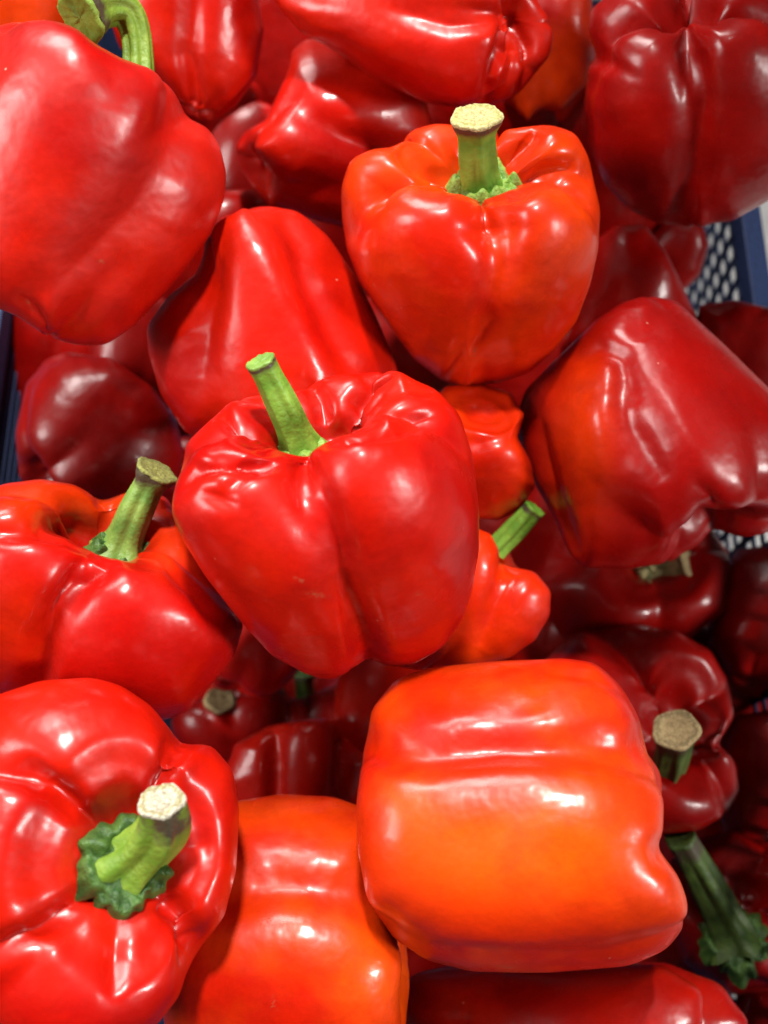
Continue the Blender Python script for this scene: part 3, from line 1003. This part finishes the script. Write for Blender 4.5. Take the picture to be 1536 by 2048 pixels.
pepper('blocky red pepper at right, left face lit and right face dark', (1300, 860), 0.372, (-0.45, 0.75, -0.35), (0.1, 0.2, 1),
       [(1290, 592), (1350, 600), (1395, 640), (1450, 690), (1536, 770), (1600, 850), (1600, 960), (1540, 1065), (1480, 1075), (1430, 1055), (1400, 1090), (1340, 1125), (1260, 1140),
        (1170, 1138), (1140, 1110), (1110, 1040), (1070, 970), (1040, 890), (1030, 840), (1050, 780), (1120, 710), (1190, 640), (1240, 605)],
       patches=[(1160, 890, 60, 150, .75), (1180, 760, 40, 50, .3)],  # orange on the left lobe, strengthened to paint its lit face brighter
       cuts=[([(1055, 770), (1075, 880), (1102, 980), (1150, 1110)], 4, 22), ([(1432, 1062), (1424, 1005), (1395, 965)], 3, 20),
             ([(1228, 760), (1262, 860), (1330, 965)], 2.2, 32, 1), ([(1215, 720), (1208, 830), (1212, 960)], -1.6, 24, 1), ([(1310, 760), (1360, 850), (1415, 935)], -1.0, 26, 1),
             ([(1140, 725), (1195, 695), (1240, 715), (1262, 790)], 3.0, 22, 1), ([(1185, 790), (1172, 900), (1180, 1010)], -3.0, 42, 1), ([(1290, 610), (1300, 680)], 2.0, 50, 1)],
       mat=skin('skin_blocky', (0.28, 0.0018, 0.0008), ORANGE, -0.5, 13, coat_r=.24), h=1.0, taper=0.05, groove=0.78, seed=36, noise=.6, res=(140, 190), dimple=0.35,
       lobes=[(-5, 1.05), (-75, 1.0), (70, 1.02), (160, 1)])

pepper('small orange pepper squeezed between the middle and right peppers', (950, 905), 0.372, (0.1, 0.6, 0.5), FR,
       [(890, 772), (960, 768), (1022, 785), (1048, 830), (1036, 875), (1062, 920), (1072, 970), (1046, 1015), (1000, 1040), (940, 1036), (870, 1000), (830, 920), (840, 830)],
       cuts=[([(880, 880), (960, 885), (1030, 865)], 2.6, 26, 1)],
       mat=skin('skin_small_orange', RED2, ORANGE, 0.35, 14), h=0.95, groove=.5, noise=.3, seed=39, res=(90, 130), cavity=0.2,
       lobes=[(60, 1), (-60, 1), (180, 1)])

pepper('orange red pepper with short bright green stem peeking behind the middle pepper', (920, 1200), 0.375, (0.52, 0.72, 0.1), (0.1, 0, 1),
       [(950, 1055), (1010, 1080), (1030, 1130), (1070, 1140), (1102, 1180), (1100, 1230), (1070, 1280), (1020, 1315), (950, 1335), (850, 1345), (760, 1330), (740, 1230), (780, 1120), (860, 1060)],
       cuts=[([(1040, 1125), (1005, 1200), (960, 1300)], 4, 24)],
       mat=skin('skin_peeking', RED2, ORANGE, 0.3, 15), h=1.05, groove=1.1, seed=41, res=(110, 150), cavity=0.4,
       lobes=[(-25, 1.03), (65, 1), (160, 1), (-110, 1)],
       stem=dict(base=(990, 1098), tip=(1068, 1020), rise=0.006, sink=0.0, r0=0.0038, r1=0.0040, mid=(1030, 1062), mat=STEM_BRIGHT, cut=STEM_BRIGHT, f0=1.1, f1=1.0))

pepper('orange pepper at the bottom with two fat horizontal lobes', (590, 1880), 0.338, (-0.95, 0.1, -0.2), FR,
       [(460, 1605), (560, 1588), (660, 1592), (750, 1620), (790, 1700), (800, 1790), (812, 1880), (822, 1960), (815, 2060), (760, 2150), (600, 2190), (430, 2150), (330, 2060), (320, 1950), (350, 1860),
        (375, 1760), (400, 1670)],
       cuts=[([(400, 1800), (550, 1770), (650, 1778), (790, 1800)], 3.2, 44, 1)],
       patches=[(770, 1950, 90, 130, .9), (690, 1700, 70, 80, .6), (560, 1640, 120, 40, .3)], scars=[(548, 2006, 9, 3, 60)],
       mat=skin('skin_bottom_orange', RED2, ORANGE2, 0.02, 16), h=0.95, groove=.62, taper=.05, seed=44, noise=.6, res=(130, 180),
       lobes=[(50, 1), (-35, 1.06), (-120, 1), (140, 1)])

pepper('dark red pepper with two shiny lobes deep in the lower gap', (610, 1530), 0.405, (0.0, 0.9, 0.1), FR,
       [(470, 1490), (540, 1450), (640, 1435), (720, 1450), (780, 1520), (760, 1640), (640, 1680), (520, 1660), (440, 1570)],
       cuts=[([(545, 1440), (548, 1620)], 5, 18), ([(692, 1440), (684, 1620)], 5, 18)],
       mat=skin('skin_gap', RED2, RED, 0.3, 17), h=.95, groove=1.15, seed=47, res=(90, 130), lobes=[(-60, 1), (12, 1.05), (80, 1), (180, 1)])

pepper('shadowed maroon pepper at left under the big dull pepper', (205, 860), 0.42, (0.6, 0.5, -0.3), FR,
       [(130, 705), (220, 715), (300, 770), (350, 830), (370, 900), (350, 980), (250, 1020), (120, 1010), (40, 960), (30, 870), (50, 770), (90, 720)],
       mat=skin('skin_shadow_left', SHADED_RED, RED, 0.2, 18), h=1.0, groove=.8, seed=50, res=(90, 130))

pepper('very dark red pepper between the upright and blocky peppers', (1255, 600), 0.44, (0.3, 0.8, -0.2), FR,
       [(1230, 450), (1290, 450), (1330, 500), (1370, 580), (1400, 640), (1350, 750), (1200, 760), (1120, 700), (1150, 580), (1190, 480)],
       mat=skin('skin_dark_a', SHADED_RED, RED, 0.2, 19), h=1.0, groove=.8, seed=52, res=(80, 110))
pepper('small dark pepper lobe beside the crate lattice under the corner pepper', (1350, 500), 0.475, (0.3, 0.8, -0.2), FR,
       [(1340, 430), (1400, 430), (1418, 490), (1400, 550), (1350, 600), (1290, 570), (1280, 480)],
       mat=skin('skin_dark_b', SHADED_RED, RED, 0.2, 20), h=1.0, groove=.8, seed=54, res=(80, 110))
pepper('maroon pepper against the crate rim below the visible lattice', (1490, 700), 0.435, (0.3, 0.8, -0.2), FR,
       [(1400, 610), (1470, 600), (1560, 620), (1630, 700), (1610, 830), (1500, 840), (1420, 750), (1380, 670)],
       mat=skin('skin_dark_c', SHADED_RED, RED, 0.2, 21), h=1.0, groove=.9, seed=56, res=(80, 110))
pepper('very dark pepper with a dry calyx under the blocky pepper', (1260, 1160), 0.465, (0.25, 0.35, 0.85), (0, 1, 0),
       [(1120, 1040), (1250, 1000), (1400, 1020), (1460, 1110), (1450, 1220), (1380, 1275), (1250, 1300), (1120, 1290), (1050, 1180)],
       mat=skin('skin_dark_d', SHADED_RED, RED, 0.2, 22), h=.95, groove=.9, seed=58, res=(80, 110), cavity=.3,
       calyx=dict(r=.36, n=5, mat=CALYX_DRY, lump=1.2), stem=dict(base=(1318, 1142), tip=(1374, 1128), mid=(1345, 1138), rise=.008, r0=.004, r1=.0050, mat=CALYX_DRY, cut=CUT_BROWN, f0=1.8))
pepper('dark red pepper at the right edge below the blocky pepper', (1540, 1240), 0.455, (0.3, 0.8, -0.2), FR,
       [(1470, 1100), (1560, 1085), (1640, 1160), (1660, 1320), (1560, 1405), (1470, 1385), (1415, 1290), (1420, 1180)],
       mat=skin('skin_dark_e', SHADED_RED, RED, 0.3, 23), h=1.0, groove=.9, seed=60, res=(80, 110))
pepper('dark red pepper with brown cut stem behind the big orange pepper', (1270, 1460), 0.43, (0.45, 0.1, 0.85), (0, 1, 0),
       [(1150, 1265), (1250, 1245), (1350, 1260), (1420, 1300), (1460, 1370), (1467, 1430), (1440, 1485), (1475, 1520), (1482, 1580), (1450, 1630), (1400, 1660), (1250, 1680), (1100, 1600), (1060, 1450), (1080, 1330)],
       cuts=[([(1445, 1485), (1390, 1500), (1330, 1515)], 6, 22)],
       mat=skin('skin_dark_f', SHADED_RED, RED, 0.3, 24), h=.95, groove=1.1, seed=62, res=(110, 150), cavity=.3, lobes=[(-20, 1), (-105, 1.05), (80, 1), (165, 1)],
       stem=dict(base=(1318, 1590), tip=(1352, 1462), mid=(1345, 1530), rise=.035, r0=.0050, r1=.0062, mat=STEM_SHADED, cut=CUT_BROWN, f0=1.2, f1=1.3))
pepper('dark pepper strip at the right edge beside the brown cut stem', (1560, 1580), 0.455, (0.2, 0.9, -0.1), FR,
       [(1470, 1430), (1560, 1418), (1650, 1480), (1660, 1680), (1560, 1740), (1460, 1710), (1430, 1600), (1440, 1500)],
       mat=skin('skin_dark_g', SHADED_RED, RED, 0.3, 25), h=1.0, groove=.9, seed=64, res=(80, 110))
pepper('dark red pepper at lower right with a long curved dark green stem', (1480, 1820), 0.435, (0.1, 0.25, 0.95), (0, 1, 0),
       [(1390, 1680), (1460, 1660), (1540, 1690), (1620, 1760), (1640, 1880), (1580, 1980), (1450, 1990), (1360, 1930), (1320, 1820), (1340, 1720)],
       mat=skin('skin_dark_h', SHADED_RED, RED, 0.3, 26), h=.95, groove=1.1, seed=66, res=(100, 140), cavity=.4, lobes=[(10, 1), (-70, 1), (100, 1), (180, 1)],
       calyx=dict(r=.46, n=6, lump=.9, lift=.12), stem=dict(base=(1470, 1885), tip=(1362, 1680), mid=(1432, 1800), rise=.03, sink=-.014, r0=.0075, r1=.0055, mat=STEM_SHADED, cut=STEM_SHADED, f0=1.6, f1=1.0))
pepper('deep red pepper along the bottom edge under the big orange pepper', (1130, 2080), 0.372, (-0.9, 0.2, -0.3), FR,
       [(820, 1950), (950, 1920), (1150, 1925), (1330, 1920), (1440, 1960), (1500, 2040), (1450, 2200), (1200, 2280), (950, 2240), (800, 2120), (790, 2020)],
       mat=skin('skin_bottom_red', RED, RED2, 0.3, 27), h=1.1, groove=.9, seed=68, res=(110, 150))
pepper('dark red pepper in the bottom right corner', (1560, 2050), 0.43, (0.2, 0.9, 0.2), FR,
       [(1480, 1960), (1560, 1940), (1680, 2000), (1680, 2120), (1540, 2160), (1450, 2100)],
       mat=skin('skin_dark_i', SHADED_RED, RED, 0.3, 28), h=1.0, groove=.9, seed=70, res=(80, 110))
pepper('bright orange red pepper sliver in the top left corner', (50, -20), 0.42, (0.3, 0.8, -0.2), FR, size=.034,
       mat=skin('skin_corner_orange', RED2, ORANGE, 0.8, 29), h=1.0, groove=.7, seed=72, res=(80, 110))
pepper('dull red sliver of pepper between the big dull and knobbly peppers', (520, 380), 0.47, (0.3, 0.8, -0.2), FR, size=.030,
       mat=skin('skin_sliver_a', RED, SHADED_RED, 0.3, 30), h=1.0, groove=.7, seed=74, res=(80, 110))
pepper('small red patch of pepper below the middle pepper, left of its tip', (520, 1270), 0.43, (0.3, 0.8, -0.2), FR, size=.024,
       mat=skin('skin_sliver_b', RED, RED2, 0.3, 31), h=1.0, groove=.7, seed=76, res=(80, 110))
pepper('red pepper patch between the middle pepper tip and the big orange pepper', (790, 1400), 0.415, (0.3, 0.8, -0.2), FR, size=.026,
       mat=skin('skin_sliver_c', RED2, RED, 0.3, 32), h=1.0, groove=.7, seed=78, res=(80, 110))
pepper('shadowed red pepper under the big dull pepper beside the long shiny one', (300, 690), 0.46, (0.3, 0.8, -0.2), FR, size=.028,
       mat=skin('skin_sliver_d', SHADED_RED, RED, 0.3, 33), h=1.0, groove=.7, seed=80, res=(80, 110))
pepper('shadowed red pepper between the ribbed and the lying top peppers', (560, 60), 0.48, (0.3, 0.8, -0.2), FR, size=.045,
       mat=skin('skin_sliver_e', SHADED_RED, RED, 0.3, 34), h=1.0, groove=.7, seed=82, res=(80, 110))
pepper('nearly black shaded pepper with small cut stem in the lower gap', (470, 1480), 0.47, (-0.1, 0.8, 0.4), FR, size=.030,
       mat=skin('skin_gap_b', SHADED_RED, RED, 0.3, 35), h=1.0, groove=.9, seed=84, res=(80, 110),
       stem=dict(base=(430, 1480), tip=(440, 1402), mid=(430, 1440), rise=.02, r0=.0045, r1=.0052, mat=STEM_SHADED, cut=CUT_BROWN))
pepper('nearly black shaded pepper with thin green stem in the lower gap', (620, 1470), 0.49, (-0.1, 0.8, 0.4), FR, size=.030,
       mat=skin('skin_gap_c', SHADED_RED, RED, 0.3, 36), h=1.0, groove=.9, seed=86, res=(80, 110),
       stem=dict(base=(620, 1450), tip=(608, 1350), mid=(610, 1400), rise=.004, r0=.004, r1=.004, mat=STEM_SHADED, cut=STEM_SHADED))

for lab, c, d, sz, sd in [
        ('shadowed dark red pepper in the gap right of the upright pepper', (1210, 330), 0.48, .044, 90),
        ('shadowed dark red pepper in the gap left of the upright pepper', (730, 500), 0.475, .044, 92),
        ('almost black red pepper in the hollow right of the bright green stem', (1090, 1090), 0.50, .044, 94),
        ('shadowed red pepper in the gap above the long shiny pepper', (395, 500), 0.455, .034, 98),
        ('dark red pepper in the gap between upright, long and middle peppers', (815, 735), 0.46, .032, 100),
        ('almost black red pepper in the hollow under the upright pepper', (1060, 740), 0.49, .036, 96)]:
    pepper(lab, c, d, (0.2, 0.8, 0.2), FR, size=sz, mat=skin('skin_hollow', SHADED_RED, RED, 0.3, sd), h=1.0, groove=.9, seed=sd, res=(70, 100))

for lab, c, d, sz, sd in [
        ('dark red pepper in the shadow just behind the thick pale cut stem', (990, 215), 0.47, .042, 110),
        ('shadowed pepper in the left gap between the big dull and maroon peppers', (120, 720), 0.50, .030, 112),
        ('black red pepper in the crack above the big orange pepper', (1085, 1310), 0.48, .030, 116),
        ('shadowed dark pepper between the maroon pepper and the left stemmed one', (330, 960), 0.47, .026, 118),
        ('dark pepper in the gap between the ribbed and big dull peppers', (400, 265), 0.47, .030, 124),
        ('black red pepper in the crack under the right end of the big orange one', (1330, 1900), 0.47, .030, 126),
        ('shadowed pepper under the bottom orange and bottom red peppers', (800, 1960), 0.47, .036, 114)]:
    pepper(lab, c, d, (0.2, 0.8, 0.2), FR, size=sz, mat=skin('skin_hollow', SHADED_RED, RED, 0.3, sd), h=1.0, groove=.9, seed=sd, res=(70, 100))

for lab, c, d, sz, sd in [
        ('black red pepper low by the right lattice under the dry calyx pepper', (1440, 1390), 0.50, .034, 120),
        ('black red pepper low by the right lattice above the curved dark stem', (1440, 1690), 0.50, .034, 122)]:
    pepper(lab, c, d, (0.2, 0.8, 0.2), FR, size=sz, mat=skin('skin_hollow', SHADED_RED, RED, 0.3, sd), h=1.0, groove=.9, seed=sd, res=(70, 100))
